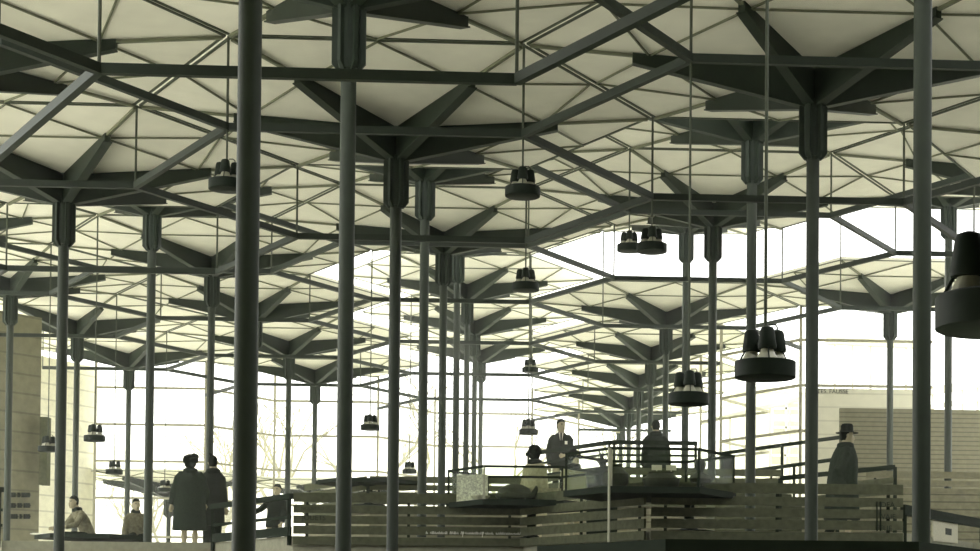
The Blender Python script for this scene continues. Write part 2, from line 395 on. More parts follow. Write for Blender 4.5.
# potted plant left of the larger case
pp = at(602,483,23.6); r = tag(empty('potted_plant',(pp.x,pp.y,floorz(2))),'dark pot with thin upright plant left of the larger glass case','potted plant')
hz = pp.z-floorz(2)
b = MB(); b.box(-.2,.2,-.2,.2,0,hz-.02); b.build('plinth', M_TABLE, r)
b = MB(); b.lathe([(.09,hz-.02),(.125,hz+.18),(.135,hz+.2),(.11,hz+.2),(.08,hz)],16); b.build('pot', M_LAMP, r, True)
b = MB()
for k in range(14):
    a = random.uniform(0,2*PI); q = random.uniform(.02,.12); t = random.uniform(.12,.3)
    b.tube([(0,0,hz+.18),(q*.4*math.cos(a),q*.4*math.sin(a),hz+.18+t*.6),(q*math.cos(a),q*math.sin(a),hz+.18+t)],[.006,.016,.002],5)
b.build('foliage', M_LAMP, r)

# ------------------------------------------------------------------ railings on the terrace edges
SL = [(1.385,1.505),(1.245,1.348),(1.11,1.212),(.975,1.082),(.84,.942)]
def out(a, b, d=.06):
    """edge ends moved off the slab towards the camera"""
    t = (b-a).normalized(); n = Vector((t.y,-t.x,0))
    if n.y > 0: n = -n
    return a+n*d, b+n*d
def slat_rail(va, vb, lab, dz=0, mt=None, gap=0, lift=0):
    a, b_ = out(Vector((va[0]*S,va[1]*D,0)), Vector((vb[0]*S,vb[1]*D,0)))
    r = tag(empty('slatted_railing', (a.x,a.y,floorz(2)+dz)), lab, 'railing', 'slatted railings')
    t = (b_-a); L_ = t.length; t.normalize()
    for z0, z1 in SL:
        m_ = MB(); z = (z0+z1)/2-floorz(2); m_.bar(t*.01+_z*z, t*(L_-.01)+_z*z, .03, z1-z0); m_.build('slat', mt or M_SLAT, r)
    n = Vector((t.y,-t.x,0)); n = n if n.y < 0 else -n
    for q in (.06, .5, .94):
        m_ = MB(); m_.bar(t*L_*q-n*.035+_z*(.84-floorz(2)), t*L_*q-n*.035+_z*(1.5-floorz(2)), .035, .035, (1,0,0)); m_.build('post', M_RAIL, r)
    return r, a, t, L_, n
R1 = slat_rail((-.5,4.5),(.5,4.5),'dark slatted railing with white script, in front of the smaller glass case')
R2 = slat_rail((.5,4.5),(1,4),'dark slatted railing slanting forward below the pale pole')
R3 = slat_rail((1,4),(2,4),'dark slatted railing in front of the man in the hat')
slat_rail((-.5,6.5),(.5,6.5),'farther slatted railing on the upper terrace behind the smaller case',1.0)
slat_rail((-1,7),(-.5,6.5),'farther slatted railing slanting under the bare hexagonal table',1.0)
slat_rail((1,6),(2,6),'farther slatted railing on the upper terrace behind the larger glass case',1.0)
slat_rail((.5,6.5),(1,6),'farther slatted railing slanting between the two glass cases',1.0)
slat_rail((2.5,6),(3.5,6),'pale slatted railing at the right edge below the partition',1.0,mat('pale_timber_slat',(104,102,80),.8,.15,14))
def hand_rail(a, b_, z, lab, h=1.0, drops=(.35,.62), board=True, posts=(.02,.98), th=.07, grp='framed handrails'):
    r = tag(empty('handrail', (a.x,a.y,z)), lab, 'handrail', grp)
    d = Vector((b_.x-a.x,b_.y-a.y,0))
    m_ = MB(); m_.bar((0,0,h),(*d.xy,h),.06,th); m_.build('top_rail', M_RAIL, r)
    for q in drops:
        m_ = MB(); m_.bar((0,0,h-q*h),(*d.xy,h-q*h),.02,.04); m_.build('mid_rail', M_RAIL, r)
    if board:
        m_ = MB(); m_.bar((0,0,.08),(*d.xy,.08),.025,.12); m_.build('kick_board', M_RAIL, r)
    for q in posts:
        m_ = MB(); m_.bar((d.x*q,d.y*q,-.1),(d.x*q,d.y*q,h),.045,.045,(1,0,0)); m_.build('post', M_RAIL, r)
    return r
def V2(x, y): return Vector((x*S, y*D, 0))
a, b_ = out(V2(-1,5), V2(-.5,4.5), .03)
hand_rail(a, b_, floorz(2)-.02, 'dark framed handrail behind the thick front column, right of the couple', .53, (.5,.78))
a, b_ = V2(-2,5), V2(-2.5,4.5)
hand_rail(a, b_, floorz(2), 'dark framed handrail cut by the left edge of the picture', .72, (.4,.7), False)
a, b_ = V2(2,4), V2(2.58,4.58)
hand_rail(a, b_, floorz(2), 'dark sloping handrail at right bearing the white sign card', .27, (), False, (.02,.98), .12)
a, b_ = out(V2(.5,6.5), V2(1,6), .03)
hand_rail(a, b_, floorz(3), 'far handrail on the upper terrace, right of the suited man', 1.0, (.2,.42,.64), False)
a, b_ = out(V2(1,6), V2(1.5,6), .03)
hand_rail(a, b_, floorz(3), 'far handrail crossing behind the larger glass case', 1.0, (.22,.45,.7), False)
# white sign card under the right handrail
p0, p1 = at(932.5,511,0.2+20.9), at(957,515.5,21.6)
a = V2(2,4); dirv = (V2(2.5,4.5)-a).normalized()
def on_edge(px, py):
    # point of the vertical plane through the right-hand edge
    n = Vector((dirv.y,-dirv.x,0)); v = at(px,py,30)-CAM; t = (a-CAM).dot(n)/v.dot(n); return CAM+v*t
q = [on_edge(932.5,512), on_edge(957,517), on_edge(957,543.5), on_edge(932.5,541)]
nn = Vector((dirv.y,-dirv.x,0))*.012
m_ = MB(); m_.add([p+nn for p in q]+[p-nn for p in q], [(0,1,2,3),(7,6,5,4)]+[(i,(i+1)%4,4+(i+1)%4,4+i) for i in range(4)])
sg = m_.build('sign_card', M_CARD); tag(sg, 'white sign card with a small dark square, hung below the right handrail', 'sign')
q2 = [on_edge(944.5,528), on_edge(950.5,529), on_edge(950.5,535.5), on_edge(944.5,534.5)]
n3 = nn if (nn.y < 0) else -nn
m_ = MB(); m_.add([p+n3*1.3 for p in q2]+[p-n3*.2 for p in q2], [(0,1,2,3),(7,6,5,4)]+[(i,(i+1)%4,4+(i+1)%4,4+i) for i in range(4)]); m_.build('square_mark', M_INK, sg)

# lettering ------------------------------------------------------------------
def letters(txt, pos, size, mt, parent, rot, name='lettering', ext=.002, shear=0):
    cu = bpy.data.curves.new(name, 'FONT'); cu.body = txt; cu.size = size; cu.extrude = ext; cu.shear = shear
    cu.align_x = 'LEFT'
    o = bpy.data.objects.new(name, cu); C.objects.link(o)
    dg = bpy.context.evaluated_depsgraph_get(); dg.update()
    me = bpy.data.meshes.new_from_object(o.evaluated_get(dg)); bpy.data.objects.remove(o)
    me.materials.clear(); me.materials.append(mt)
    o = bpy.data.objects.new(name, me); C.objects.link(o)
    o.rotation_euler = (PI/2, 0, rot); o.location = pos
    if parent: o.parent = parent; o.matrix_parent_inverse = Matrix.Translation(-parent.location)
    return o
# white script strip in the third gap of the central railing
r, a, t, L_, n = R1
xa, xb = at(372,532,a.y), at(530,532,a.y)
m_ = MB(); m_.box(xa.x-a.x, xb.x-a.x, .02, .035, xa.z-.03-r.location.z, xa.z+.03-r.location.z); m_.build('script_board', M_SLAT, r)
m_ = MB(); x = at(426,532,a.y).x; xe = at(528,532,a.y).x; yy = -.021; zb = at(426,534,a.y).z
seq = 'cemo sse rfon c a des pcwe'
i = 0
while x < xe:
    ch = random.choice('uuuunnmos ') if i not in (17, 26) else 'p'
    w_ = .028; z0 = zb-r.location.z; h_ = .035; X = x-a.x
    if ch == ' ': pass
    elif ch == 'p': m_.tube([(X,yy,z0+h_),(X-.006,yy,z0-.035)],.004,5); m_.tube([(X,yy,z0+h_),(X+.014,yy,z0+.02),(X,yy,z0)],.004,5)
    elif ch == 'o': m_.tube([(X,yy,z0),(X+.006,yy,z0+h_),(X+.018,yy,z0+h_*.8),(X+.014,yy,z0),(X+.026,yy,z0+.006)],.004,5)
    else: m_.tube([(X,yy,z0+.005),(X+.006,yy,z0+h_*random.uniform(.6,1.1)),(X+.012,yy,z0),(X+.018,yy,z0+h_*random.uniform(.5,.9)),(X+.024,yy,z0)],.0038,5)
    x += w_; i += 1
m_.build('white_script', M_WHITE, r)['label'] = 'white handwritten script'
# dark capitals at the right end of the right railing, dark words on the slats at left
r, a, t, L_, n = R3
for txt, px, py, sz in (('IDEA',879,507,.085),('VAIE',881,519,.085),('FELIE',876,530.5,.085)):
    p = at(px, py, a.y-.017); letters(txt, (p.x, a.y-.017, p.z), sz, M_INK, r, 0)
for px in (877,880.5):
    p = at(px, 531, a.y-.02); p2 = at(px, 501.5, a.y-.02)
    m_ = MB(); m_.bar(p-r.location, p2-r.location, .016, .016, (1,0,0)); m_.build('batten', M_RAIL, r)
r, a, t, L_, n = R1
for txt, px, py, sz in (('NOUVEAU',301,510,.06),('JOUETS',302,520,.09)):
    p = at(px, py, a.y-.017); letters(txt, (p.x, a.y-.017, p.z), sz, M_INK, r, 0)

# ------------------------------------------------------------------ stair and ramp rails on the right
ys = 5.25*D
m_ = MB(); steps = [(752,479),(765,484),(774,489),(783,494),(792,499),(802,505)]
for (xa_, y0), (xb_, y1) in zip(steps[:-1], steps[1:]):
    p, q = at(xa_,y0,ys), at(xb_,y0,ys); m_.box(p.x, q.x, ys, ys+1.3, floorz(2), p.z)
p, q = at(715,479,ys), at(752,479,ys); m_.box(p.x, q.x, ys, ys+1.3, floorz(2), p.z)
tag(m_.build('stair_flight', M_SLAT), 'short dark stair descending to the right behind the larger glass case', 'stairs')
def post_rail(pts, Y, lab, lines, fl, posts):
    P = [at(x,y,Y) for x,y in pts]; o0 = Vector((P[0].x,P[0].y,fl))
    r = tag(empty('ramp_handrail', o0), lab, 'handrail', 'ramp handrails')
    m_ = MB(); m_.bar(P[0]-o0, P[1]-o0, .06, .07); m_.build('top_rail', M_RAIL, r)
    for dz in lines:
        m_ = MB(); m_.bar(P[0]-o0-_z*dz, P[1]-o0-_z*dz, .03, .09); m_.build('board', M_SLAT, r)
    for f in posts:
        p = P[0].lerp(P[1], f)-o0; m_ = MB(); m_.bar((p.x,p.y,0),(p.x,p.y,p.z),.05,.05,(1,0,0)); m_.build('post', M_RAIL, r)
    return r
post_rail([(780,478.5),(895,467)], 26.6, 'boarded handrail passing behind the man in the hat', (.2,.36,.52), floorz(2), (.0,.5,1))
post_rail([(722,453.5),(842,437)], 33.5, 'upper ramp handrail rising to the right behind the hat man', (), floorz(2), (0,.5))
post_rail([(722,475),(842,458.5)], 33.2, 'lower ramp handrail rising to the right behind the hat man', (), floorz(2), (0,.6))

# ------------------------------------------------------------------ walls
def wall(name, a, b_, z0, z1, mt, th=.15):
    d = (b_-a); d.z = 0; L_ = d.length; m_ = MB(); m_.box(0, L_, 0, th, z0, z1); o = m_.build(name, mt)
    o.location = (a.x, a.y, 0); o.rotation_euler = (0,0,math.atan2(d.y,d.x)); o['kind'] = 'structure'; return o
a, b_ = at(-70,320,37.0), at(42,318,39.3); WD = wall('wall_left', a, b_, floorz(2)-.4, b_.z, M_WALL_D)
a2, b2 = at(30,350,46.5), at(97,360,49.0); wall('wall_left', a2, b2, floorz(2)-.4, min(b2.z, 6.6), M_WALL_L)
p, q = at(40.5,417,39.0), at(47,485,39.0)
m_ = MB(); m_.box(p.x,q.x,38.95,39.25,q.z,p.z); tag(m_.build('notice_board', M_SLAT), 'narrow dark board fixed to the edge of the left wall', 'board')
ang = math.atan2((b_-a).y,(b_-a).x)
for i, (py, segs) in enumerate(((495,(3,1,4)),(505.5,(3,2,3)),(516.5,(4,1,3)))):
    m_ = MB(); px = 10.5
    for sgl in segs:
        for k in range(sgl):
            f = (px+70)/112; Y = 37.0+f*2.3
            p = at(px,py,Y); m_.box(p.x-.02,p.x+.02,p.y-.04,p.y+.01,p.z-.05,p.z+.05); m_.box(p.x-.02,p.x+.035,p.y-.04,p.y+.01,p.z-.012,p.z+.012); px += 2.1
        px += 2.0
    o = m_.build('wall_lettering', M_INK); tag(o, ('top','middle','bottom')[i]+' line of dark lettering on the grey left wall', 'lettering', 'lines of lettering on the left wall')
Yr = 7.5*D-.1
p, q = at(806,388,Yr), at(924,388,Yr)
wall('wall_right', p, q, floorz(2)-.4, p.z, M_WALL_P, .12)
letters('TES. FAUSSE', at(817,393,Yr-.01), .13, M_INK, None, 0, 'wall_caption')
tag(bpy.data.objects['wall_caption'], 'small dark caption on the top course of the pale right wall', 'lettering')
p, q = at(840,408,36.35), at(1010,408,36.35)
wall('partition_right', p, q, floorz(2)-.4, p.z, M_WALL_R, .1)

# ------------------------------------------------------------------ glazed facade along the outer roof edges
def facade(i, va, vb, z0, z1, lines):
    a, b_ = V2(*va), V2(*vb); d = b_-a; o = None
    m_ = MB()
    m_.bar((d.x*.004,d.y*.004,z0),(d.x*.004,d.y*.004,z1),.06,.06,(1,0,0))
    d = d*.995; o_ = d*.006
    for z in lines: m_.bar((0,0,z),(d.x,d.y,z),.05,.06)
    m_.bar((0,0,z0+.04),(d.x,d.y,z0+.04),.06,.08)
    r = m_.build('window_%d' % i, M_MULL); r.location = (a.x,a.y,0); r['kind'] = 'structure'
    m_ = MB(); m_.bar((0,0,(z0+z1)/2),(d.x,d.y,(z0+z1)/2),.008,z1-z0); m_.build('glass_pane', M_PANE, r)
HL = (1.95,3.0,4.0,5.0,6.0)
seg = [((-3.5,9.5),(-2.5,9.5)),((-2.5,9.5),(-2,10)),((-2,10),(-1,10)),((-1,10),(-.5,10.5)),((-.5,10.5),(.5,10.5)),((.5,10.5),(1,11)),((1,11),(1.5,11.5))]
for i, (va, vb) in enumerate(seg): facade(i+1, va, vb, floorz(2), floorz(2)+RIMZ-.05, HL)
for i, (va, vb) in enumerate([((2.5,7.5),(3.5,7.5)),((2,8),(2.5,7.5)),((2,8),(2.5,8.5)),((2,9),(2.5,8.5))]): facade(i+9, va, vb, floorz(2), floorz(2)+RIMZ-.05, HL)

# ------------------------------------------------------------------ outdoors
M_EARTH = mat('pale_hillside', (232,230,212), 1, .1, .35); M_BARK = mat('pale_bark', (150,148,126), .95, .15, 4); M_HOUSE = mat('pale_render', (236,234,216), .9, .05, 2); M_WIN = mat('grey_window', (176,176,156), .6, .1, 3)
nx_, ny_ = 60, 24
m_ = MB(); vs_ = []; fs_ = []
for j in range(ny_+1):
    for i in range(nx_+1):
        x = -70+140*i/nx_; y = 60+70*j/ny_
        z = -2.5 + 15*max(0,(j/ny_))**.8 + .5*math.sin(x*.21+y*.13) + .35*math.sin(x*.47-y*.3)
        vs_.append((x,y,z))
for j in range(ny_):
    for i in range(nx_): k = j*(nx_+1)+i; fs_.append((k,k+1,k+nx_+2,k+nx_+1))
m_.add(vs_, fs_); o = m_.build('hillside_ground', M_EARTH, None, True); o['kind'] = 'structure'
def hill_z(x, y): return -2.5 + 15*max(0,(y-60)/70)**.8 + .5*math.sin(x*.21+y*.13) + .35*math.sin(x*.47-y*.3)
def bare_tree(x, y, h, lab):
    m_ = MB(); c_ = MB()
    def grow(p, d, L_, r, n, first=False):
        q = p + d*L_; mid = p.lerp(q,.5)+Vector((random.uniform(-1,1),random.uniform(-1,1),0))*L_*.06
        (m_ if first else c_).tube([p,mid,q],[r,r*.85,r*.7],6)
        if n == 0: return
        for k in range(random.choice((2,3))):
            e = (d+Vector((random.uniform(-.8,.8),random.uniform(-.8,.8),random.uniform(-.1,.4)))).normalized()
            grow(q, e, L_*random.uniform(.6,.8), r*.6, n-1)
    r = tag(empty('bare_tree',(x,y,hill_z(x,y)-.1)), lab, 'tree', 'bare trees outside')
    grow(Vector((0,0,0)), Vector((random.uniform(-.1,.1),0,1)).normalized(), h*.32, .16, 5, True)
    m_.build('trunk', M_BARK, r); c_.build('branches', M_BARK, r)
TREES = [(165,66,7,'bare pale tree outside, between the second and third left columns'),(225,70,8,'bare pale tree outside, just left of the thick front column'),(283,68,8,'bare pale tree outside, right of the thick front column'),(330,62,6.5,'bare pale tree outside, just left of the second dark column'),(365,69,8,'bare pale tree outside, behind the lamp between left-centre columns'),(418,72,8.5,'bare pale tree outside, between the fourth and fifth dark columns'),(505,74,8,'bare pale tree outside, left of the central lamp cable'),(600,78,8,'bare pale tree outside, behind the suited man'),(945,70,8,'bare pale tree outside, at the right edge above the partition'),(860,74,8,'bare pale tree outside, above the pale right wall')]
for px, Y, h, lab in TREES: p = at(px, 480, Y); bare_tree(p.x, Y, h, lab)
# pale house and road walls beyond the right-hand glass
p, q = at(742,392,62), at(806,470,62); r = tag(empty('house',(p.x,62,hill_z(p.x,62)-.4)), 'pale house outside behind the ramp handrails', 'house')
o0 = r.location; zt = p.z-o0.z; w_ = q.x-p.x
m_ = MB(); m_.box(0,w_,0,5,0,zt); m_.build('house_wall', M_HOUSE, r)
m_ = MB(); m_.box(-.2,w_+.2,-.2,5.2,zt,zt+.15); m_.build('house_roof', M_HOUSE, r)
for x0,y0,x1,y1 in ((774,403,798,414),(774,421,798,434),(772,447,798,464)):
    a_, b_ = at(x0,y0,61.95)-o0, at(x1,y1,61.95)-o0
    m_ = MB(); m_.box(a_.x,b_.x,-.05,.05,b_.z,a_.z); f = m_.build('window', M_WIN, r)
    m_ = MB(); m_.box((a_.x+b_.x)/2-.04,(a_.x+b_.x)/2+.04,-.08,-.04,b_.z,a_.z); m_.box(a_.x,b_.x,-.08,-.04,(a_.z+b_.z)/2-.04,(a_.z+b_.z)/2+.04); m_.build('glazing_bar', M_HOUSE, f)
M_ROAD = mat('grey_road_wall', (196,194,172), .95, .12, 2)
for (x0,y0),(x1,y1),Y,t_,lab in (((826,341),(915,345),56,.22,'thin horizontal wall outside above the pale right wall'),((700,423),(800,399),57,.12,'sloping pale road wall outside, left of the house'),((925,392),(1000,381),56,.25,'sloping pale road wall outside at the right edge'),((925,408),(1000,396),55,.14,'lower sloping road wall outside at the right edge')):
    p, q = at(x0,y0,Y), at(x1,y1,Y); c_ = (p+q)/2
    m_ = MB(); m_.bar(p-Vector((c_.x,c_.y,-2.45)), q-Vector((c_.x,c_.y,-2.45)), .3, t_)
    for k in range(5):
        f = p.lerp(q,(k+.5)/5); m_.bar((f.x-c_.x,f.y-c_.y,0),(f.x-c_.x,f.y-c_.y,f.z+2.45),.06,.06,(1,0,0))
    o = m_.build('road_parapet', M_ROAD); o.location = (c_.x,c_.y,-2.45); tag(o, lab, 'parapet', 'road parapets outside')
# ------------------------------------------------------------------ people
M_SKIN = mat('skin', (158,150,122), .6, .05, 12); M_HAIR = mat('dark_hair', (26,30,24), .9, .2, 40, .04)
M_COATD = mat('dark_wool_coat', (38,46,36), .95, .2, 30, .1); M_SUIT = mat('dark_suit_cloth', (34,40,32), .9, .15, 30, .1)
M_LIGHTC = mat('light_coat_cloth', (150,147,120), .95, .15, 24, .1); M_GREYC = mat('grey_jacket_cloth', (112,110,88), .95, .35, 18, .1)
M_SHIRT = mat('white_shirt', (236,234,218), .8, .03); M_SHOE = mat('black_shoe', (36,40,32), .5, .1); M_STOCK = mat('stocking', (96,94,76), .7, .1)
def ell(cx, cy, z, rx, ry, n=16, p=1.0):
    return [(cx+rx*math.cos(2*PI*k/n), cy+ry*math.sin(2*PI*k/n), z) for k in range(n)]
def remesh(mb, name, mt, parent, vox, mats=None):
    me = bpy.data.meshes.new(name); me.from_pydata(mb.v, [], mb.f)
    bm = bmesh.new(); bm.from_mesh(me); bmesh.ops.recalc_face_normals(bm, faces=bm.faces); bm.to_mesh(me); bm.free()
    o = bpy.data.objects.new(name, me); C.objects.link(o)
    md = o.modifiers.new('r', 'REMESH'); md.mode = 'VOXEL'; md.voxel_size = vox
    sm = o.modifiers.new('s', 'SMOOTH'); sm.factor = .5; sm.iterations = 2
    dg = bpy.context.evaluated_depsgraph_get(); dg.update()
    me2 = bpy.data.meshes.new_from_object(o.evaluated_get(dg)); o.modifiers.clear(); o.data = me2; bpy.data.meshes.remove(me)
    me2.materials.clear(); me2.materials.append(mt)
    for m2 in (mats or []): me2.materials.append(m2)
    for p in me2.polygons: p.use_smooth = True
    o.name = name; me2.name = name
    if parent: o.parent = parent
    return o
def person(lab, x, y, fl, rot, H=1.7, lean=(0,0), arms=None, legs=None, top=('coat',M_COATD,.42), legm=None, hair='short', hat=None, hip=.92, head_turn=0, wide=1.0, deep=1.0, suit=False, collar=None):
    """faces -Y at rot 0; own left is +X.  lean: forward / sideways shear of the torso (m per m above the hip)"""
    k = H/1.7
    r = tag(empty('person', (x,y,fl), rot), lab, 'person')
    r.scale = (k,k,k)
    sh = lambda z: (lean[1]*max(0,z-hip), -lean[0]*max(0,z-hip))
    dz = hip-.92
    zz = lambda z: z+dz
    A = arms or {}
    b = MB()
    rings = []
    for z, rx, ry in ((.86,.13,.1),(.95,.16,.11),(1.05,.145,.1),(1.2,.155,.105),(1.34,.15,.1),(1.42,.09,.075),(1.46,.07,.065),(1.56,.05,.055)):
        ox, oy = sh(zz(z)); rings.append(ell(ox, oy, zz(z), rx, ry))
    b.loft(rings)
    hx, hy = sh(zz(1.6)); hz = zz(1.6)
    ch, sh_ = math.cos(head_turn), math.sin(head_turn)
    def hp(px, py, pz): return (hx+px*ch-py*sh_, hy-.01+px*sh_+py*ch, hz+pz)
    hr = []
    for z, rx, ry, yc in ((-.125,.03,.035,-.045),(-.105,.05,.062,-.03),(-.07,.062,.08,-.015),(-.02,.07,.09,-.005),(.03,.075,.097,.005),(.075,.07,.09,.008),(.105,.05,.068,.01),(.122,.02,.03,.01)):
        hr.append([hp(px, py+yc, z) for px, py, _ in ell(0,0,0,rx,ry)])
    b.loft(hr)
    b.tube([hp(0,-.085,.012),hp(0,-.102,-.02),hp(0,-.112,-.035),hp(0,-.09,-.045)],[.008,.012,.016,.012],8)      # nose
    for s_ in (-1,1): b.tube([hp(s_*.07,.0,.02),hp(s_*.083,.005,.005),hp(s_*.074,.0,-.03)],[.012,.016,.01],6)          # ears
    b.tube([hp(-.022,-.088,-.068),hp(0,-.096,-.066),hp(.022,-.088,-.068)],[.008,.011,.008],6)                    # mouth
    JO = {}
    for s_, nm in ((-1,'R'),(1,'L')):
        sx, sy = sh(zz(1.4)); S0 = Vector((sx+s_*.16*wide, sy, zz(1.365)))
        e, w_ = A.get(nm, ((s_*.05,.02,-.29),(s_*.03,-.06,-.25)))
        E_ = S0+Vector(e); W_ = E_+Vector(w_); JO[nm] = (S0,E_,W_)
        b.tube([S0-Vector((s_*.05,0,0)),S0,E_,W_],[.055,.052,.04,.028],10)
        d = (W_-E_).normalized(); side = d.cross(Vector((0,1,0)) if abs(d.y) < .8 else Vector((1,0,0))).normalized(); nrm = d.cross(side)
        P_ = W_+d*.085
        b.tube([W_,W_+d*.04,P_],[.028,.036,.034],8)
        for q,(o_,L_) in enumerate(((-.028,.062),(-.009,.074),(.01,.07),(.028,.055))):
            p0 = W_+d*.075+side*o_; p1 = p0+d*L_*.55+nrm*.008; p2 = p1+d*L_*.4+nrm*.022
            b.tube([p0,p1,p2],[.011,.0105,.009],6)
        p0 = W_+d*.025-side*.028; b.tube([p0,p0+d*.03-side*.02+nrm*.01,p0+d*.06-side*.022+nrm*.02],[.013,.012,.01],6)
    LJ = {}
    for s_, nm in ((-1,'R'),(1,'L')):
        h0 = Vector((s_*.085,0,zz(.9)))
        kn, an = (legs or {}).get(nm, ((s_*.01,-.01,-.43),(0,.02,-.4)))
        K = h0+Vector(kn); N = K+Vector(an); LJ[nm] = (h0,K,N)
        b.tube([h0,h0.lerp(K,.5),K,K.lerp(N,.35),N],[.085,.075,.055,.055,.036],10)
        b.tube([N+Vector((0,.04,-.045)),N+Vector((0,-.05,-.05)),N+Vector((0,-.14,-.058))],[.034,.036,.026],8)
    body = remesh(b, 'body', M_SKIN, r, .0085, [M_INK])
    for p in body.data.polygons:
        c = p.center
        for s_ in (-1,1):
            e = Vector(hp(s_*.03,-.083,.022))
            if (c-e).length < .013: p.material_index = 1
        if (c-Vector(hp(0,-.096,-.066))).length < .012: p.material_index = 1
    # garment on the torso with its sleeves
    kind, cm, hem = top
    b = MB(); rings = []
    if kind == 'coat':
        prof = ((hem,.27*wide,.2),(hem+.25,.255*wide,.185),(.95,.235*wide,.165),(1.1,.22*wide,.16),(1.26,.21*wide,.15),(1.36,.18*wide,.125),(1.42,.13,.105),(1.47,.085,.085),(1.5,.075,.08))
    else:
        prof = ((hem,.2*wide,.145),(.98,.19*wide,.135),(1.1,.185*wide,.13),(1.28,.205*wide,.135),(1.37,.185*wide,.115),(1.425,.12,.09),(1.47,.072,.075))
    for z, rx, ry in prof:
        ox, oy = sh(zz(z)); rings.append(ell(ox, oy, zz(z), rx, ry*deep, 20))
    b.loft(rings)
    for nm in ('R','L'):
        S0,E_,W_ = JO[nm]; f = 1.45 if kind == 'coat' else 1.2
        si = -1 if nm == 'R' else 1
        b.tube([S0+Vector((-si*.1,0,.035)), S0+Vector((-si*.035,0,.015)), S0.lerp(E_,.14), E_, E_.lerp(W_,.93)],[.03*f,.055*f,.062*f,.055*f,.044*f],12)
    g = remesh(b, kind if kind != 'jacket' else 'jacket', cm, r, .014)
    b = MB(); ox, oy = sh(zz(1.46)); q = 1.0 if kind == 'coat' else .78
    b.lathe([(.1*q,-.05),(.13*q,-.02),(.12*q,.03),(.085*q,.05)],16,(ox,oy,zz(1.46)))
    if not suit: b.build('collar', M_SUIT if cm in (M_LIGHTC, M_GREYC) else cm, r, True)
    if suit:
        b = MB(); ox, oy = sh(zz(1.35)); yb = oy-.128
        b.add([(ox-.045,yb+.012,zz(1.46)),(ox+.045,yb+.012,zz(1.46)),(ox,yb-.006,zz(1.2)),(ox-.045,yb+.05,zz(1.46)),(ox+.045,yb+.05,zz(1.46)),(ox,yb+.04,zz(1.2))],[(0,1,2),(5,4,3),(0,3,4,1),(1,4,5,2),(2,5,3,0)])
        b.build('shirt', M_SHIRT, r)
        b = MB(); b.bar((ox,yb-.002,zz(1.455)),(ox,yb-.014,zz(1.2)),.03,.012,(0,1,0)); b.build('tie', M_HAIR, r)
        b = MB(); b.box(ox+.07,ox+.12,yb-.012,yb+.02,zz(1.24),zz(1.3)); b.build('pocket_square', M_SHIRT, r)
    if legm:
        b = MB()
        for nm in ('R','L'):
            h0,K,N = LJ[nm]; b.tube([h0+Vector((0,0,.06)),h0,K,K.lerp(N,.92)],[.1,.105,.075,.062],12)
        remesh(b, 'trousers', legm, r, .014)
    for nm in ('R','L'):
        N = LJ[nm][2]; b = MB(); b.tube([N+Vector((0,.055,-.04)),N+Vector((0,.02,-.035)),N+Vector((0,-.07,-.047)),N+Vector((0,-.165,-.062))],[.03,.045,.043,.026],10); b.build('shoe', M_SHOE, r, True)
    # hair
    b = MB(); n = 16
    if hair == 'bush':
        b.loft([[hp(px,py+.03,z) for px,py,_ in ell(0,0,0,rx,ry)] for z,rx,ry in ((-.1,.06,.05),(-.05,.1,.085),(.02,.115,.105),(.08,.11,.11),(.125,.085,.085),(.155,.03,.03))])
        for q in range(18):
            a = random.uniform(0,2*PI); e = random.uniform(-.3,1.2); c = Vector(hp(.1*math.cos(a)*math.cos(e), .03+.1*math.sin(a)*math.cos(e), .04+.1*math.sin(e)))
            if c.y > hy-.06 or c.z > hz+.06: b.lathe([(.008,-.03),(.028,-.015),(.03,.015),(.008,.03)],8,tuple(c))
    else:
        rg = []
        for z,rx,ry,yc in ((-.06,.055,.05,.045),(-.02,.07,.07,.035),(.03,.08,.082,.028),(.07,.079,.095,.012),(.1,.066,.085,.008),(.128,.04,.05,.008),(.138,.012,.015,.008)):
            rg.append([hp(px,py+yc,z) for px,py,_ in ell(0,0,0,rx,ry)])
        b.loft(rg)
        if hair == 'tuft': b.tube([hp(.02,-.02,.12),hp(.05,-.03,.16),hp(.075,-.03,.175)],[.035,.025,.01],8)
    b.build('hair', M_HAIR, r, True)
    if hat == 'fedora':
        b = MB(); c = Vector(hp(0,0,.055)); b.lathe([(.09,0),(.165,-.012),(.168,-.004),(.1,.012),(.092,.03),(.09,.1),(.07,.125),(.02,.118)],24,tuple(c)); b.build('hat', M_HAIR, r, True)
    if hat == 'fluffy':
        b = MB(); c = Vector(hp(0,.01,.07)); b.lathe([(.06,-.1),(.125,-.07),(.14,-.01),(.115,.05),(.04,.085)],20,tuple(c))
        for q in range(9):
            a = q*2*PI/9+.3; e = .1*random.uniform(.7,1.1); b.lathe([(.01,-.05),(.055,-.02),(.05,.025),(.01,.05)],8,(c.x+e*math.cos(a),c.y+e*math.sin(a),c.z+random.uniform(-.02,.06)))
        b.build('hat', M_HAIR, r, True)
    return r
def gx(px, py, Y): return at(px, py, Y).x
f2, f3 = floorz(2), floorz(3)
Y = 30.3; person('person seen from behind in a long full dark coat and fluffy hat, at left', gx(190,500,Y), Y, f2, PI, 1.62, top=('coat',M_COATD,.40), hair='bush', hat='fluffy', wide=1.15, legm=None,
   arms={'R':((-.08,-.02,-.28),(.03,-.1,-.2)),'L':((.09,-.01,-.29),(.06,-.06,-.22))})
Y = 31.0; person('person seen from behind in a dark coat with tufted hair, close beside the fluffy hat', gx(212.5,500,Y), Y, f2, PI, 1.68, top=('coat',M_SUIT,.5), hair='tuft', wide=.82, legm=M_SUIT)
Y = 33.9; person('person in a dark suit, white shirt and tie, facing the camera', gx(561,440,Y), Y, f3, .0, 1.72, top=('jacket',M_SUIT,.82), legm=M_SUIT, suit=True, head_turn=.5, wide=1.02,
   arms={'R':((-.07,.02,-.28),(.02,-.06,-.25)),'L':((.06,-.0,-.28),(-.17,-.16,-.06))})
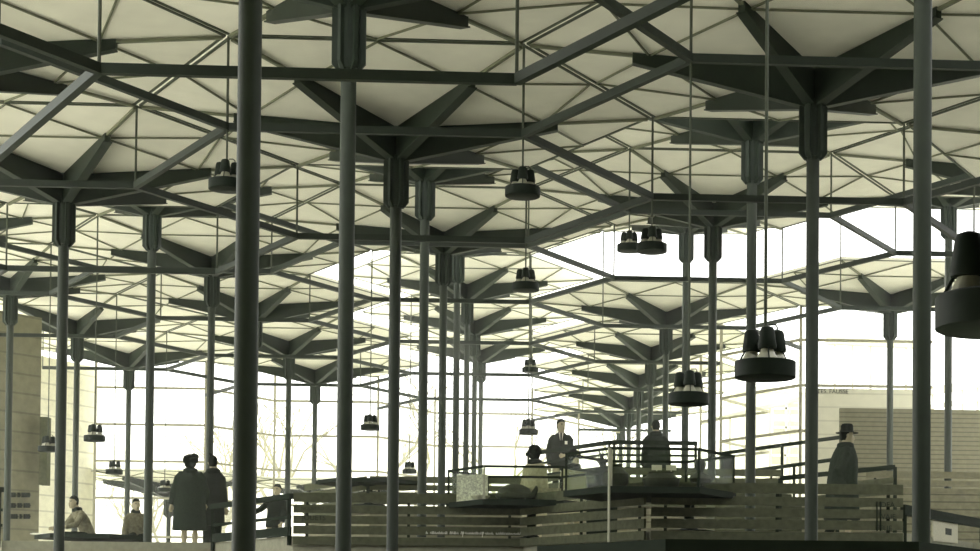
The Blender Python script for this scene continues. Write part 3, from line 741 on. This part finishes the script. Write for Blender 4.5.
Y = 25.9; person('person with bushy dark hair and light coat behind the smaller glass case', gx(535,450,Y), Y, f2, PI-.5, 1.44, top=('coat',M_LIGHTC,.5), hair='bush', legm=None, wide=.85)
Y = 27.2; person('dark-haired person in a light coat between the two glass cases', gx(572,460,Y), Y, f2, .6, 1.5, top=('coat',M_LIGHTC,.5), hair='bush', wide=1.0, lean=(.1,0))
Y = 33.3; person('dark person with rounded shoulders beyond the larger glass case', gx(656,430,Y), Y, f3, PI, 1.66, top=('coat',M_SUIT,.5), hair='short', legm=M_SUIT, wide=1.0)
Y = 24.7; person('person in a dark hat and long dark coat walking to the right', gx(842,480,Y), Y, f2, PI/2, 1.65, top=('coat',M_COATD,.38), hat='fedora', legm=M_SUIT, lean=(.09,0), wide=.95, deep=1.35,
   arms={'R':((-.04,.12,-.27),(.0,-.1,-.24)),'L':((.04,.06,-.29),(.0,-.18,-.18))}, legs={'R':((0,-.12,-.41),(0,.06,-.4)),'L':((0,.06,-.43),(0,.16,-.37))})
def stool(x, y, fl, h, lab):
    r = tag(empty('stool', (x,y,fl)), lab, 'stool', 'stools by the left table')
    b = MB(); b.lathe([(.16,h-.04),(.18,h-.03),(.18,h),(.02,h)],20); b.build('seat', M_TABLE, r, True)
    for k in range(4):
        a = PI/4+k*PI/2; b = MB(); b.bar((.12*math.cos(a),.12*math.sin(a),h-.03),(.17*math.cos(a),.17*math.sin(a),0),.03,.03,(1,0,0)); b.build('leg', M_TABLE, r)
sit = {'R':((-.06,-.42,.06),(0,.02,-.36)),'L':((.06,-.42,.06),(0,.02,-.36))}
Y = 31.9; X = gx(90,520,Y); person('seated person in a grey jacket leaning over the left table', X, Y, f2, -.9, 1.5, lean=(.5,0), hip=.36, top=('jacket',M_GREYC,.84), legs=sit, legm=M_SUIT, wide=1.1, head_turn=.2,
   arms={'R':((-.06,-.16,-.22),(.02,-.22,-.05)),'L':((.06,-.16,-.22),(-.02,-.22,-.05))}); stool(X, Y+.06, f2, .25, 'dark stool under the person leaning over the left table')
Y = 32.3; X = gx(134.5,520,Y); person('seated person in a light jacket at the right end of the left table', X, Y, f2, .5, 1.48, hip=.37, top=('jacket',M_GREYC,.84), legs=sit, legm=M_SUIT, wide=1.0, lean=(.15,0)); stool(X, Y+.06, f2, .25, 'dark stool under the light-jacketed person at the left table')
Y = 37.5; person('dark person leaning with outstretched arm beyond the left framed handrail', gx(274,510,Y), Y, f2, -.35, 1.66, top=('jacket',M_SUIT,.8), legm=M_SUIT, lean=(.0,.12), hair='short', wide=.95,
   arms={'R':((-.2,-.03,-.17),(-.2,-.04,-.1)),'L':((.05,-.02,-.28),(.0,-.12,-.2))})
# ------------------------------------------------------------------ world, sun
w = bpy.data.worlds.new('sky'); bpy.context.scene.world = w; w.use_nodes = True
bg = w.node_tree.nodes['Background']; bg.inputs[0].default_value = (1, 1, .965, 1); bg.inputs[1].default_value = 3.4
# thin haze of scattering added in the hall to imitate lens glare
hm = bpy.data.materials.new('glare_veil'); hm.use_nodes = True; N = hm.node_tree.nodes; N.remove(N['Principled BSDF'])
vsn = N.new('ShaderNodeVolumeScatter'); vsn.inputs['Density'].default_value = 0.0025; vsn.inputs['Anisotropy'].default_value = .5; vsn.inputs['Color'].default_value = (1,.99,.92,1)
hm.node_tree.links.new(vsn.outputs[0], N['Material Output'].inputs['Volume'])
mb = MB(); mb.box(-40, 15.4, 13.2, 57, -2.4, 9.5); o = mb.build('veil', hm); tag(o, 'thin pale haze added over the depth of the hall to imitate lens glare', 'veil', None, 'stuff')
sun = bpy.data.lights.new('sun', 'SUN'); so = bpy.data.objects.new('sun', sun); C.objects.link(so)
sun.energy = 9.0; sun.angle = .03; sun.color = (1, .98, .9)
so.rotation_euler = (math.radians(64), 0, math.radians(205))
vs = bpy.context.scene.view_settings
vs.view_transform = 'Standard'; vs.look = 'None'; vs.exposure = 0; vs.gamma = 1; vs.use_curve_mapping = False
